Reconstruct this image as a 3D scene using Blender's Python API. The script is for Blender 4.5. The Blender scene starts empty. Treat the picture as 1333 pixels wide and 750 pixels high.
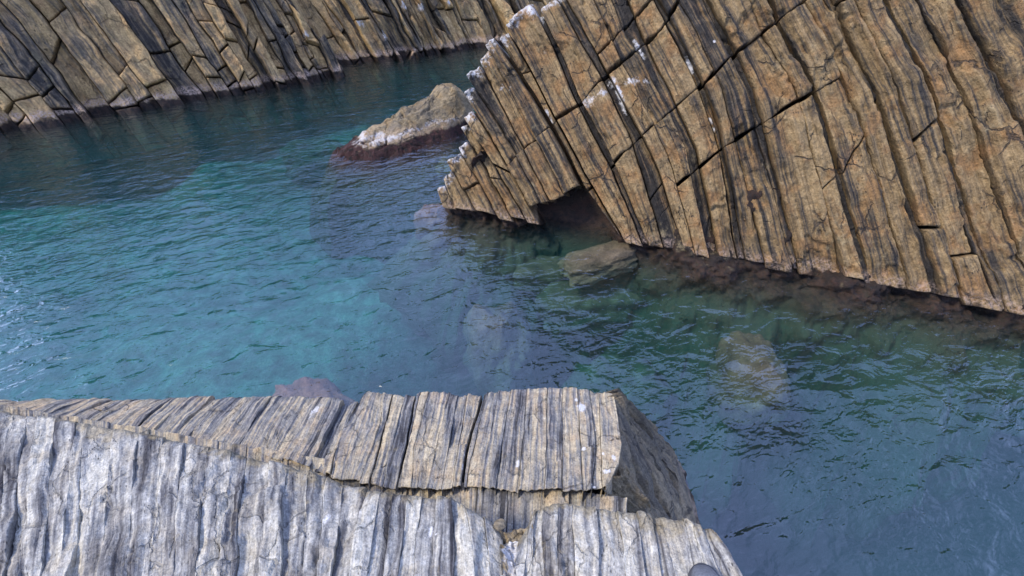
import bpy, math, random
import numpy as np
from mathutils import Vector

random.seed(7)
RNG = np.random.default_rng(7)
R = math.radians
scene = bpy.context.scene
COL = scene.collection

# ------------------------------------------------------------------ camera
CAM_H, PITCH, FPX, CX, CY = 4.0, 40.0, 577.0, 666.5, 375.0
cam_data = bpy.data.cameras.new("camera")
cam_data.sensor_fit = 'HORIZONTAL'
cam_data.sensor_width = 36.0
cam_data.lens = 36.0 * FPX / 1333.0
cam_data.clip_start = 0.05
cam_data.clip_end = 2000
cam = bpy.data.objects.new("camera", cam_data)
COL.objects.link(cam)
cam.location = (0, 0, CAM_H)
cam.rotation_euler = (R(90 - PITCH), 0, 0)
scene.camera = cam

# ------------------------------------------------------------------ sky, sun, exposure
SUN_EL, SUN_AZ = 52.0, -108.0          # azimuth from +Y (view direction), clockwise
world = bpy.data.worlds.new("World")
scene.world = world
world.use_nodes = True
wn, wl = world.node_tree.nodes, world.node_tree.links
wn.clear()
w_out = wn.new('ShaderNodeOutputWorld')
w_bg = wn.new('ShaderNodeBackground')
w_bg.inputs['Strength'].default_value = 0.135
w_sky = wn.new('ShaderNodeTexSky')
w_sky.sky_type = 'NISHITA'
w_sky.sun_disc = False
w_sky.sun_elevation = R(SUN_EL)
w_sky.sun_rotation = R(SUN_AZ)
w_tc = wn.new('ShaderNodeTexCoord')
w_no = wn.new('ShaderNodeTexNoise')
w_no.inputs['Scale'].default_value = 2.2
w_no.inputs['Detail'].default_value = 6
w_ra = wn.new('ShaderNodeValToRGB')
w_ra.color_ramp.elements[0].position = 0.30
w_ra.color_ramp.elements[0].color = (.30, .30, .30, 1)
w_ra.color_ramp.elements[1].position = 0.72
w_ra.color_ramp.elements[1].color = (.80, .80, .80, 1)
w_mx = wn.new('ShaderNodeMix')
w_mx.data_type = 'RGBA'
w_mx.inputs[7].default_value = (6.2, 8.0, 15.5, 1)
wl.new(w_tc.outputs['Generated'], w_no.inputs['Vector'])
wl.new(w_no.outputs['Fac'], w_ra.inputs['Fac'])
wl.new(w_ra.outputs['Color'], w_mx.inputs[0])
wl.new(w_sky.outputs['Color'], w_mx.inputs[6])
wl.new(w_mx.outputs[2], w_bg.inputs['Color'])
wl.new(w_bg.outputs['Background'], w_out.inputs['Surface'])

sun_d = bpy.data.lights.new("sun", 'SUN')
sun_d.energy = 3.0
sun_d.angle = R(12)
sun_d.color = (1.0, 0.91, 0.78)
sun = bpy.data.objects.new("sun", sun_d)
COL.objects.link(sun)
_a = R(SUN_AZ)
_sv = Vector((math.sin(_a) * math.cos(R(SUN_EL)), math.cos(_a) * math.cos(R(SUN_EL)), math.sin(R(SUN_EL))))
sun.rotation_euler = _sv.to_track_quat('Z', 'Y').to_euler()
sun.location = _sv * 30

scene.view_settings.view_transform = 'Standard'
scene.view_settings.look = 'None'
scene.view_settings.gamma = 1
scene.view_settings.exposure = .85
scene.cycles.use_denoising = True
scene.cycles.max_bounces = 8
scene.cycles.sample_clamp_indirect = 4
scene.cycles.sample_clamp_direct = 5
scene.cycles.transparent_max_bounces = 12

# ------------------------------------------------------------------ pixel rays (to find where things stand)
_p = R(PITCH)
FWD = np.array([0, math.cos(_p), -math.sin(_p)])
UPV = np.array([0, math.sin(_p), math.cos(_p)])
RGT = np.array([1.0, 0, 0])
CAMP = np.array([0, 0, CAM_H])


def ray(x, y):
    d = FWD + RGT * ((x - CX) / FPX) - UPV * ((y - CY) / FPX)
    return d


def at_z(x, y, z=0.0):
    d = ray(x, y)
    return CAMP + d * ((z - CAM_H) / d[2])


class Plane:
    """A rock face: O a point on it, U along the beds, V across them, N out of the face."""

    def __init__(self, O, N, upx=None, Udir=None):
        self.O = np.array(O, float)
        self.N = np.array(N, float) / np.linalg.norm(N)
        if Udir is None:
            a, b = self.hit(*upx[0]), self.hit(*upx[1])
            Udir = b - a
        Udir = Udir - self.N * np.dot(Udir, self.N)
        self.U = Udir / np.linalg.norm(Udir)
        self.V = np.cross(self.U, self.N) * -1
        if self.V[0] < 0:
            self.V = -self.V

    def hit(self, x, y):
        d = ray(x, y)
        t = np.dot(self.O - CAMP, self.N) / np.dot(d, self.N)
        return CAMP + d * t

    def px(self, x, y):
        p = self.hit(x, y) - self.O
        return np.array([np.dot(p, self.U), np.dot(p, self.V)])

    def poly(self, pts):
        return np.array([self.px(*p) for p in pts])

    def xyz(self, u, v, h):
        return (self.O[None, :] + u[:, None] * self.U[None, :] + v[:, None] * self.V[None, :]
                + h[:, None] * self.N[None, :])


# ------------------------------------------------------------------ noise
def _hash(ix, iy, iz):
    h = (ix.astype(np.int64) * 374761393 + iy.astype(np.int64) * 668265263 + iz.astype(np.int64) * 2147483647 * 3) & 0xFFFFFFFF
    h = ((h ^ (h >> 13)) * 1274126177) & 0xFFFFFFFF
    h = ((h ^ (h >> 16)) * 2246822519) & 0xFFFFFFFF
    return ((h ^ (h >> 15)) & 0xFFFFFF) / float(0xFFFFFF)


def vnoise(x, y, z):
    xi, yi, zi = np.floor(x), np.floor(y), np.floor(z)
    fx, fy, fz = x - xi, y - yi, z - zi
    fx, fy, fz = [f * f * f * (f * (f * 6 - 15) + 10) for f in (fx, fy, fz)]
    r = 0
    for dx in (0, 1):
        wx = fx if dx else 1 - fx
        for dy in (0, 1):
            wy = fy if dy else 1 - fy
            for dz in (0, 1):
                wz = fz if dz else 1 - fz
                r = r + wx * wy * wz * _hash(xi + dx, yi + dy, zi + dz)
    return r - 0.5


def fbm(x, y, z=0.0, oct=4, gain=0.5):
    x = np.asarray(x, float)
    y = np.asarray(y, float) + 0 * x
    z = np.asarray(z, float) + 0 * x
    a, s = 1.0, 0
    for i in range(oct):
        s = s + a * vnoise(x + i * 19.1, y - i * 7.7, z + i * 3.3)
        x, y, z = x * 2.03, y * 2.03, z * 2.03
        a *= gain
    return s


def terrace(n, k):
    t = n * k
    f = np.floor(t)
    r = t - f
    r = np.clip((r - 0.35) / 0.3, 0, 1)
    return (f + r * r * (3 - 2 * r)) / k


def lin(x, xs, ys):
    """np.interp with straight extension past both ends"""
    x = np.asarray(x, float)
    r = np.interp(x, xs, ys)
    if len(xs) > 1:
        r = np.where(x < xs[0], ys[0] + (x - xs[0]) * (ys[1] - ys[0]) / (xs[1] - xs[0] + 1e-9), r)
        r = np.where(x > xs[-1], ys[-1] + (x - xs[-1]) * (ys[-1] - ys[-2]) / (xs[-1] - xs[-2] + 1e-9), r)
    return r


# ------------------------------------------------------------------ objects
def link(name, me, mat=None, parent=None):
    o = bpy.data.objects.new(name, me)
    COL.objects.link(o)
    if mat is not None:
        me.materials.append(mat)
    if parent is not None:
        o.parent = parent
    return o


def thing(name, label, cat, loc=(0, 0, 0), group=None):
    o = bpy.data.objects.new(name, None)
    COL.objects.link(o)
    o.empty_display_size = 0.2
    o['label'] = label
    o['category'] = cat
    if group:
        o['group'] = group
    return o


def tag(o, label=None, cat=None, group=None, kind=None):
    for k, v in (('label', label), ('category', cat), ('group', group), ('kind', kind)):
        if v:
            o[k] = v
    return o


def mesh(name, verts, faces, attrs=None, smooth=True):
    me = bpy.data.meshes.new(name)
    verts = np.asarray(verts, np.float32)
    faces = np.asarray(faces, np.int32)
    nf, k = faces.shape
    me.vertices.add(len(verts))
    me.vertices.foreach_set('co', verts.ravel())
    me.loops.add(nf * k)
    me.loops.foreach_set('vertex_index', faces.ravel())
    me.polygons.add(nf)
    me.polygons.foreach_set('loop_start', np.arange(0, nf * k, k, dtype=np.int32))
    me.polygons.foreach_set('use_smooth', (smooth if isinstance(smooth, np.ndarray) else np.full(nf, smooth, dtype=bool)))
    for an, arr in (attrs or {}).items():
        arr = np.asarray(arr, np.float32)
        if arr.ndim == 2:
            at = me.attributes.new(an, 'FLOAT_VECTOR', 'POINT')
            at.data.foreach_set('vector', arr.ravel())
        else:
            at = me.attributes.new(an, 'FLOAT', 'POINT')
            at.data.foreach_set('value', arr)
    me.update(calc_edges=True)
    me.validate()
    return me


def grid_faces(nr, nc, flip=False):
    i = np.arange(nr * nc).reshape(nr, nc)
    a, b, c, d = i[:-1, :-1].ravel(), i[:-1, 1:].ravel(), i[1:, 1:].ravel(), i[1:, :-1].ravel()
    return np.stack([a, d, c, b] if flip else [a, b, c, d], 1)


# ------------------------------------------------------------------ materials
class NT:
    def __init__(self, name):
        self.m = bpy.data.materials.new(name)
        self.m.use_nodes = True
        self.n, self.l = self.m.node_tree.nodes, self.m.node_tree.links
        self.n.clear()

    def put(self, sock, v):
        if isinstance(v, bpy.types.NodeSocket):
            self.l.new(v, sock)
        elif isinstance(v, (tuple, list)) and len(v) == 3 and sock.type == 'RGBA':
            sock.default_value = (*v, 1)
        else:
            sock.default_value = v

    def node(self, t, out=0, props=None, **ins):
        n = self.n.new(t)
        for k, v in (props or {}).items():
            setattr(n, k, v)
        for k, v in ins.items():
            self.put(n.inputs[k.replace('_', ' ')] if not k.startswith('i') or not k[1:].isdigit() else n.inputs[int(k[1:])], v)
        return n.outputs[out]

    def math(self, op, a, b=0.0, c=None, clamp=False):
        n = self.n.new('ShaderNodeMath')
        n.operation = op
        n.use_clamp = clamp
        self.put(n.inputs[0], a)
        self.put(n.inputs[1], b)
        if c is not None:
            self.put(n.inputs[2], c)
        return n.outputs[0]

    def mix(self, f, a, b, mode='MIX'):
        n = self.n.new('ShaderNodeMix')
        n.data_type = 'RGBA'
        n.blend_type = mode
        self.put(n.inputs[0], f)
        self.put(n.inputs[6], a)
        self.put(n.inputs[7], b)
        return n.outputs[2]

    def noise(self, vec, scale, detail=4, rough=0.55, dist=0.0):
        return self.node('ShaderNodeTexNoise', 0, Vector=vec, Scale=scale, Detail=detail, Roughness=rough, Distortion=dist)

    def ramp(self, f, stops):
        n = self.n.new('ShaderNodeValToRGB')
        e = n.color_ramp.elements
        while len(e) < len(stops):
            e.new(0.5)
        for i, (p, c) in enumerate(stops):
            e[i].position = p
            e[i].color = (*c, 1) if len(c) == 3 else c
        self.put(n.inputs[0], f)
        return n.outputs[0]

    def scale(self, vec, s):
        return self.node('ShaderNodeVectorMath', 0, {'operation': 'MULTIPLY'}, i0=vec, i1=s)

    def step(self, x, lo, hi):
        n = self.n.new('ShaderNodeMapRange')
        n.interpolation_type = 'SMOOTHSTEP'
        self.put(n.inputs[0], x)
        self.put(n.inputs[1], lo)
        self.put(n.inputs[2], hi)
        return n.outputs[0]


def rock_material(name, stops, S=1.0, stripe=(1.0, 9.0, 46.0), k=(.55, .45, .35), rust=(.30, .15, .055), rust_amt=.5,
                  white=(.50, .49, .47), bump=.012, tide=True, swirl=0.0, crust_amt=.45, crack=.75, warmth=(1, 1, 1), weedy=1.0, wavy=.12, tide_top=.10):
    """Layered rock. The 'strat' attribute is (along the bed, across the beds, out of the face) in metres."""
    stops = [(p, tuple(q * .52 * w for q, w in zip(c, warmth))) for p, c in stops]      # dry stone albedo
    rust = tuple(q * .52 * w for q, w in zip(rust, warmth))
    t = NT(name)
    st = t.node('ShaderNodeAttribute', 1, {'attribute_name': 'strat'})
    tone = t.node('ShaderNodeAttribute', 2, {'attribute_name': 'tone'})
    wht = t.node('ShaderNodeAttribute', 2, {'attribute_name': 'white'})
    och = t.node('ShaderNodeAttribute', 2, {'attribute_name': 'ochre'})
    pos = t.node('ShaderNodeNewGeometry', 0)
    warp = t.noise(pos, 2.3 * S, 3)
    wv = t.node('ShaderNodeCombineXYZ', 0, X=0.0, Y=t.math('MULTIPLY', t.math('SUBTRACT', warp, .5), .12 / S * wavy / .12 + swirl), Z=0.0)
    stw = t.node('ShaderNodeVectorMath', 0, {'operation': 'ADD'}, i0=st, i1=wv)
    s1 = t.noise(t.scale(stw, (stripe[0] * S, stripe[1] * S, 1.0 * S)), 1.0, 3, .5)
    s2 = t.noise(t.scale(stw, (stripe[0] * 1.8 * S, stripe[2] * S, 8 * S)), 1.0, 3, .6)
    s3 = t.noise(t.scale(stw, (stripe[0] * 7 * S, stripe[2] * 3.2 * S, 25 * S)), 1.0, 3, .6)
    patch = t.noise(pos, 3.1 * S, 5, .62)
    grain = t.noise(pos, 60 * S, 4, .7)
    mott = t.noise(pos, 17 * S, 5, .68)
    x = t.math('MULTIPLY_ADD', t.math('SUBTRACT', s1, .5), k[0] * 2, tone)
    x = t.math('MULTIPLY_ADD', t.math('SUBTRACT', s2, .5), k[1] * 2, x)
    x = t.math('MULTIPLY_ADD', t.math('SUBTRACT', patch, .5), k[2] * 2, x, clamp=True)
    col = t.ramp(x, stops)
    # rust and lichen stains
    rs = t.math('MULTIPLY', t.step(t.noise(pos, 5.0 * S, 5, .6), .47, .64), rust_amt)
    col = t.mix(t.math('MULTIPLY', rs, t.math('SUBTRACT', 1.0, x)), col, rust)
    oc = t.math('MULTIPLY', t.step(t.math('MULTIPLY_ADD', t.math('SUBTRACT', patch, .5), 3.0, t.math('MULTIPLY_ADD', t.math('SUBTRACT', mott, .5), 1.8, och)), .3, .9), .65)
    col = t.mix(oc, col, (.17, .135, .072))
    # grain
    g = t.math('MULTIPLY_ADD', t.math('SUBTRACT', grain, .5), 1.9, 1.0, clamp=False)
    g2 = t.math('MULTIPLY_ADD', t.math('SUBTRACT', mott, .5), 1.7, 1.0)
    g3 = t.math('MULTIPLY_ADD', t.math('SUBTRACT', s3, .5), .7, 1.0)
    gg = t.math('MULTIPLY', t.math('MULTIPLY', g, g2), g3)
    col = t.mix(1.0, col, t.node('ShaderNodeCombineColor', 0, i0=gg, i1=gg, i2=gg), 'MULTIPLY')
    # dark pits
    vor = t.node('ShaderNodeTexVoronoi', 0, Vector=t.scale(stw, (22 * S, 55 * S, 22 * S)), Scale=1.0)
    pit = t.math('MULTIPLY', t.math('SUBTRACT', 1.0, t.step(vor, .12, .30)), t.step(t.noise(pos, 4.4 * S, 3), .53, .66))
    col = t.mix(t.math('MULTIPLY', pit, .7), col, (.03, .028, .028))
    # hairline fractures
    ce = t.node('ShaderNodeTexVoronoi', 0, {'feature': 'DISTANCE_TO_EDGE'}, Vector=t.node('ShaderNodeVectorMath', 0, {'operation': 'ADD'}, i0=t.scale(st, (2.1 * S, 3.4 * S, 1.5 * S)), i1=t.node('ShaderNodeCombineXYZ', 0, X=t.math('MULTIPLY', warp, .9), Y=t.math('MULTIPLY', patch, .9), Z=0.0)), Scale=1.0)
    ck = t.math('MULTIPLY', t.math('SUBTRACT', 1.0, t.step(ce, .004, .022)), t.step(t.noise(pos, 1.9 * S, 3), .48, .56))
    col = t.mix(t.math('MULTIPLY', ck, crack), col, (.02, .018, .016))
    # white crust
    wn_ = t.math('MULTIPLY_ADD', t.math('SUBTRACT', t.noise(pos, 26 * S, 6, .72), .5), 2.2, wht)
    wf = t.math('MULTIPLY', t.math('MULTIPLY', t.step(wn_, .38, 1.0), t.step(wht, .02, .3)), .92)
    col = t.mix(wf, col, white)
    rough = t.math('MULTIPLY_ADD', mott, .25, .68)
    if tide:
        z = t.node('ShaderNodeSeparateXYZ', 2, Vector=pos)
        zj = t.math('MULTIPLY_ADD', t.math('SUBTRACT', t.noise(pos, 3.2, 5, .65), .5), .34, z)
        # pale pink crust just above the weed
        crust = t.math('MULTIPLY', t.step(zj, tide_top - .02, tide_top + .02), t.math('SUBTRACT', 1.0, t.step(zj, tide_top + .10, tide_top + .24)))
        crust = t.math('MULTIPLY', crust, t.step(t.noise(pos, 30, 4, .7), .42, .60))
        col = t.mix(t.math('MULTIPLY', crust, crust_amt), col, (.40, .29, .22))
        weed = t.math('SUBTRACT', 1.0, t.step(zj, tide_top - .03, tide_top + .05))
        wc = t.ramp(t.noise(pos, 9, 6, .7), [(.34, (.004, .003, .003)), (.46, (.014 * weedy, .009, .006)), (.55, (.032 * weedy, .017, .010 * weedy)), (.64, (.016 * weedy, .013, .007 * weedy)), (.75, (.055 * weedy, .040, .022 * weedy))])
        col = t.mix(weed, col, wc)
        deep = t.math('SUBTRACT', 1.0, t.step(zj, -.5, -.05))
        col = t.mix(t.math('MULTIPLY', deep, .9), col, (.045, .046, .028))
        rough = t.math('MULTIPLY_ADD', weed, -.12, rough)
    h = t.math('MULTIPLY_ADD', s2, .7, t.math('MULTIPLY_ADD', grain, .8, t.math('MULTIPLY_ADD', s3, .5, t.math('MULTIPLY', mott, 1.7))))
    h = t.math('MULTIPLY_ADD', pit, -.8, h)
    h = t.math('MULTIPLY_ADD', ck, -1.0, h)
    bmp = t.node('ShaderNodeBump', 0, Strength=1.0, Distance=bump / S, Height=h)
    b = t.n.new('ShaderNodeBsdfPrincipled')
    t.put(b.inputs['Base Color'], col)
    t.put(b.inputs['Roughness'], rough)
    t.put(b.inputs['Normal'], bmp)
    b.inputs['Specular IOR Level'].default_value = .25
    o = t.n.new('ShaderNodeOutputMaterial')
    t.l.new(b.outputs[0], o.inputs[0])
    return t.m


M_HEAD = rock_material('tan_layered_rock', wavy=.035, warmth=(.92, .84, .69), stops= [(.0, (.43, .325, .185)), (.3, (.33, .24, .13)), (.5, (.235, .175, .10)), (.68, (.125, .105, .08)), (.85, (.060, .056, .053)), (1, (.032, .030, .030))],
                       S=.62, stripe=(.7, 9, 40), k=(1.0, 1.25, .55), rust=(.38, .19, .07), rust_amt=.6, bump=.016)
M_CLIFF = rock_material('cove_cliff_rock', warmth=(1.36, 1.15, .93), crack=.35, crust_amt=.95, stops= [(.0, (.54, .43, .23)), (.35, (.41, .32, .17)), (.55, (.27, .225, .14)), (.72, (.14, .132, .11)), (1, (.045, .046, .048))],
                        S=.40, k=(.7, .8, .45), rust=(.30, .18, .09), rust_amt=.5, bump=.012, tide_top=.14)
M_LEDGE = rock_material('grey_banded_rock', wavy=.05, warmth=(1.30, 1.30, 1.25), crack=.4, stops= [(.0, (.50, .42, .29)), (.28, (.40, .335, .24)), (.5, (.29, .27, .235)), (.7, (.19, .185, .185)), (.88, (.115, .115, .125)), (1, (.055, .053, .055))],
                        S=1.9, stripe=(.8, 11, 40), k=(1.15, 1.1, .35), rust=(.42, .28, .16), rust_amt=.45, bump=.010)
M_NEAR = rock_material('pale_banded_rock', wavy=.08, warmth=(1.16, 1.09, .94), crack=.3, stops= [(.0, (.58, .58, .55)), (.25, (.42, .43, .44)), (.5, (.28, .29, .31)), (.72, (.16, .165, .185)), (.9, (.09, .093, .11)), (1, (.05, .05, .06))],
                       S=2.1, stripe=(.8, 7, 26), k=(1.1, 1.1, .5), rust=(.42, .34, .21), rust_amt=.35, bump=.011, swirl=.0, tide=False)
M_SIDE = rock_material('dark_side_rock', warmth=(1.06, 1.0, .86), stops= [(.0, (.46, .38, .26)), (.3, (.32, .27, .195)), (.55, (.20, .18, .15)), (.8, (.11, .105, .10)), (1, (.05, .048, .045))],
                       S=1.6, stripe=(.8, 11, 60), k=(.45, .45, .25), rust=(.30, .21, .11), rust_amt=.4, bump=.010)
M_CORE = rock_material('wet_core_rock', [(.0, (.06, .036, .022)), (.5, (.03, .02, .014)), (1, (.012, .010, .008))], S=.8, k=(.4, .3, .4), rust=(.07, .026, .014), rust_amt=.7, crust_amt=.0)
M_ISLET = rock_material('islet_rock', weedy=1.5, warmth=(1.30, 1.20, 1.0), stops= [(.0, (.40, .33, .22)), (.35, (.30, .255, .18)), (.55, (.21, .19, .155)), (.75, (.13, .125, .115)), (1, (.06, .06, .06))],
                        S=.7, stripe=(1.0, 5, 20), k=(.4, .4, .8), rust=(.36, .25, .12), rust_amt=.7, bump=.03, tide_top=.20)


def sunken_material(name, c0, c1, c2, weedy=None):
    t = NT(name)
    pos = t.node('ShaderNodeNewGeometry', 0)
    n = t.noise(pos, 3.5, 7, .68)
    f = t.noise(pos, 34, 4, .7)
    x = t.math('MULTIPLY_ADD', t.math('SUBTRACT', f, .5), .5, n, clamp=True)
    col = t.ramp(x, [(.3, c0), (.5, c1), (.7, c2)])
    if weedy:       # weed-grown stones instead of sand in the deep hole
        wd = t.node('ShaderNodeAttribute', 2, {'attribute_name': 'weed'})
        wf = t.step(t.math('MULTIPLY_ADD', t.math('SUBTRACT', t.noise(pos, .9, 6, .6), .5), 1.6, wd), .3, .8)
        col = t.mix(wf, col, t.mix(x, weedy, tuple(q * 1.8 for q in weedy)))
    bmp = t.node('ShaderNodeBump', 0, Strength=1.0, Distance=.05, Height=x)
    b = t.node('ShaderNodeBsdfPrincipled', 0, Base_Color=col, Roughness=.9, Normal=bmp)
    o = t.n.new('ShaderNodeOutputMaterial')
    t.l.new(b, o.inputs[0])
    return t.m


M_SUNK = sunken_material('sunken_rock', (.022, .018, .010), (.060, .047, .026), (.115, .090, .05))
M_SLAB = sunken_material('sunken_slab_rock', (.032, .025, .013), (.088, .066, .037), (.155, .120, .072))
M_SUNKPINK = sunken_material('pink_sunken_rock', (.035, .020, .016), (.085, .050, .038), (.155, .098, .074))
M_SEABED = sunken_material('seabed_sand', (.05, .055, .04), (.125, .13, .10), (.25, .245, .19), (.040, .045, .030))


def water_material():
    t = NT('sea_water')
    F0 = .075
    SCAT = .028
    pos = t.node('ShaderNodeNewGeometry', 0)
    rot = t.node('ShaderNodeVectorRotate', 0, {'rotation_type': 'Z_AXIS'}, Vector=pos, Angle=R(-22))
    v1 = t.scale(rot, (1.0, 1.7, 1.0))
    big = t.noise(v1, 1.1, 2, .5, .4)
    mid = t.noise(v1, 2.7, 3, .5, .6)
    sml = t.noise(t.scale(rot, (1.0, 1.9, 1.0)), 9.5, 2, .5, .5)
    gust = t.step(t.noise(pos, .35, 2), .3, .7)
    h = t.math('MULTIPLY_ADD', big, .05, t.math('MULTIPLY', mid, .046))
    h = t.math('MULTIPLY_ADD', t.math('MULTIPLY', sml, t.math('MULTIPLY_ADD', gust, .85, .15)), .017, h)
    bmp = t.node('ShaderNodeBump', 0, Strength=1.0, Distance=1.0, Height=h)
    # Schlick's Fresnel term, the same from above and from below the surface
    inc = t.node('ShaderNodeNewGeometry', 4)
    dt = t.node('ShaderNodeVectorMath', 1, {'operation': 'DOT_PRODUCT'}, i0=inc, i1=bmp)
    om = t.math('SUBTRACT', 1.0, t.math('ABSOLUTE', dt), clamp=True)
    fr = t.math('MULTIPLY_ADD', t.math('POWER', om, 5.0), 1 - F0, F0, clamp=True)
    gl = t.node('ShaderNodeBsdfGlossy', 0, Color=(1, 1, 1), Roughness=.008, Normal=bmp)
    tr = t.node('ShaderNodeBsdfTransparent', 0, Color=(1, 1, 1))
    mx = t.node('ShaderNodeMixShader', 0, i0=fr, i1=tr, i2=gl)
    va = t.node('ShaderNodeVolumeAbsorption', 0, Color=(.30, .81, .82), Density=1.0)
    o = t.n.new('ShaderNodeOutputMaterial')
    t.l.new(mx, o.inputs['Surface'])
    vs = t.node('ShaderNodeVolumeScatter', 0, Color=(.06, .72, .78), Density=SCAT)
    t.l.new(t.node('ShaderNodeAddShader', 0, i0=va, i1=vs), o.inputs['Volume'])
    return t.m


M_WATER = water_material()


# ------------------------------------------------------------------ layered rock builder
def edge_round(d, r):
    x = np.clip(d / r, 0, 1)
    return r * (1 - np.sqrt(np.clip(1 - (1 - x) ** 2, 0, 1)))


def spaced(n, r):
    """n samples over 0..1 with extra ones near both ends; r is the rounded share"""
    r = min(r, .3)
    e = np.array([0, .12, .3, .6]) * r
    m = np.linspace(r, 1 - r, max(n, 2))
    return np.concatenate([e, m, 1 - e[::-1]])


def strata(root, pl, bounds, top, bot, mat, joints=(), tones=None, offs=None, gap=.008, gaps=None, depth=.3, res=.03,
           rnd=.03, wig=.015, rough=.02, rib=.02, ribf=9.0, chip=.03, S=1.0, whites=(), topwhite=0.0, jgap=.012,
           pieceoff=.03, hfun=None, seed=0, rndjoint=0.0, taper=.0, mats=None, name='rock_layer', skip=None, offfun=None, tilt=0.0, under=0.0, endwig=.02, spall=0.0, ochre=0.0):
    rg = np.random.default_rng(seed + 11)
    nb = len(bounds) - 1
    B = [np.array(b)[np.argsort(np.array(b)[:, 0])] for b in bounds]

    def vb(k, u):
        w = wig * fbm(u * 1.6 * S, k * 13.7 + seed, 0.3, 4) * 2
        return lin(u, B[k][:, 0], B[k][:, 1]) + w

    rbk = np.clip(rnd * np.exp(rg.normal(-.55, .65, nb + 1)), rnd * .12, rnd * 1.2)
    rgap = rg.uniform(0.1, 1.2, nb + 1)
    wpl = [(pl.px(x, y), rr, el, am) for (x, y, rr, el, am) in whites]
    for k in range(nb):
        g0 = (gaps or {}).get(k, gap * rgap[k]) / 2
        g1 = (gaps or {}).get(k + 1, gap * rgap[k + 1]) / 2

        def bed(u, s):
            a, b = vb(k, u) + g0, vb(k + 1, u) - g1
            b = np.maximum(b, a + .004)
            return a + (b - a) * s, b - a

        cuts = []
        tb = top[k] if isinstance(top, (list, tuple, np.ndarray)) else top
        bb = bot[k] if isinstance(bot, (list, tuple, np.ndarray)) else bot
        f0 = tb if callable(tb) else (lambda v, c=tb: c + 0 * v)
        f1 = bb if callable(bb) else (lambda v, c=bb: c + 0 * v)

        def solve(f, s, u0):
            u = np.full_like(s, u0)
            for _ in range(5):
                v, _w = bed(u, s)
                u = f(v)
            return u

        mid = np.array([.5])
        ua, ub = float(solve(f0, mid, 0)[0]), float(solve(f1, mid, 0)[0])
        if ub - ua < .03:
            continue
        for (jf, k0, k1) in joints:
            if k0 <= k <= k1:
                uj = float(solve(jf, mid, (ua + ub) / 2)[0])
                if ua + .08 < uj < ub - .06:
                    cuts.append((uj, jf))
        if rndjoint > 0:
            L = ub - ua
            n = rg.poisson(L / rndjoint)
            for _ in range(n):
                uj = ua + rg.uniform(.08, .92) * L
                if all(abs(uj - c[0]) > rndjoint * .3 for c in cuts):
                    sl = rg.normal(0, .5)
                    v0 = float(bed(np.array([uj]), mid)[0][0])
                    cuts.append((uj, (lambda v, c=uj, sl=sl, v0=v0: c + sl * (v - v0))))
        cuts.sort(key=lambda c: c[0])
        fs = [f0] + [c[1] for c in cuts] + [f1]
        for j in range(len(fs) - 1):
            if skip and skip(k, j):
                continue
            um = (([ua] + [c[0] for c in cuts] + [ub])[j] + ([ua] + [c[0] for c in cuts] + [ub])[j + 1]) / 2
            Lm = ([ua] + [c[0] for c in cuts] + [ub])[j + 1] - ([ua] + [c[0] for c in cuts] + [ub])[j]
            wm = float(bed(np.array([um]), mid)[1][0])
            if wm < .006 or Lm < .03:
                continue
            r = min(rnd, wm * .45)
            s = spaced(max(2, int(wm / res)), r / wm)
            tt = spaced(max(3, int(Lm / res)), min(rnd / Lm, .3))
            u0 = solve(fs[j], s, um) + (jgap / 2 if j > 0 else 0)
            u1 = solve(fs[j + 1], s, um) - (jgap / 2 if j < len(fs) - 2 else 0)
            u1 = np.maximum(u1, u0 + .01)
            # ragged ends
            u0 = u0 + endwig * fbm(s * wm * 3 * S, k * 3.1, j + seed, 3)
            u1 = u1 + endwig * fbm(s * wm * 3 * S, k * 5.3, j + seed + 9, 3)
            UU = u0[None, :] + (u1 - u0)[None, :] * tt[:, None]
            SS = np.broadcast_to(s[None, :], UU.shape)
            VV, WW = bed(UU.ravel(), SS.ravel())
            VV, WW = VV.reshape(UU.shape), WW.reshape(UU.shape)
            dl, dr = SS * WW, (1 - SS) * WW
            ra, rb_ = min(rbk[k], wm * .45), min(rbk[k + 1], wm * .45)
            de = np.minimum(tt[:, None], 1 - tt[:, None]) * (u1 - u0)[None, :]
            po = rg.normal(0, pieceoff)
            off = (offs[k] if offs is not None else 0.0) + po
            if offfun:
                off += offfun(k, j, len(fs) - 1)
            hx, hv = rg.normal(0, tilt), rg.normal(0, tilt)
            U_, V_ = UU, SS * wm + k * 1.371
            H = off + hx * (UU - um) + hv * (VV - VV.mean())
            H = H + rough * fbm(U_ * 2.2 * S, V_ * 3.0 * S, seed + 1.7, 5) * 1.6
            rv = V_ + .04 / S * fbm(U_ * 1.1 * S, V_ * 2 * S, seed + 2.2, 3)
            H = H + rib * (.5 * fbm(U_ * .8 * S, rv * ribf * S, seed + 5.1, 4, .6) + .8 * terrace(fbm(U_ * .45 * S, rv * ribf * .8 * S, seed + 6.1, 3, .55), 5.0))
            H = H + chip * terrace(fbm(U_ * 1.7 * S + .35 * fbm(U_ * 5 * S, V_ * 5 * S, 2.2, 2), V_ * 5.0 * S, seed + 8.8 + k, 4), 5.0)
            er = r * (1 + .9 * fbm(U_ * 6 * S, V_ * 6 * S, seed + 3.3, 3))
            H = H - (edge_round(dl, ra) + edge_round(dr, rb_)) * (er / r) - edge_round(de, rnd * .7)
            if spall > 0:
                sp = fbm(U_ * .9 * S + .25 * fbm(U_ * 4 * S, VV * 4 * S, 3.1, 3), VV * 1.5 * S, seed + 12.2, 4)
                H = H - spall * (np.clip((sp - .10) / .03, 0, 1) + .7 * np.clip((sp - .27) / .03, 0, 1)) + spall * .4
            if hfun is not None:
                H = H + hfun(UU, VV, k)
            nr, nc = UU.shape
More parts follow.
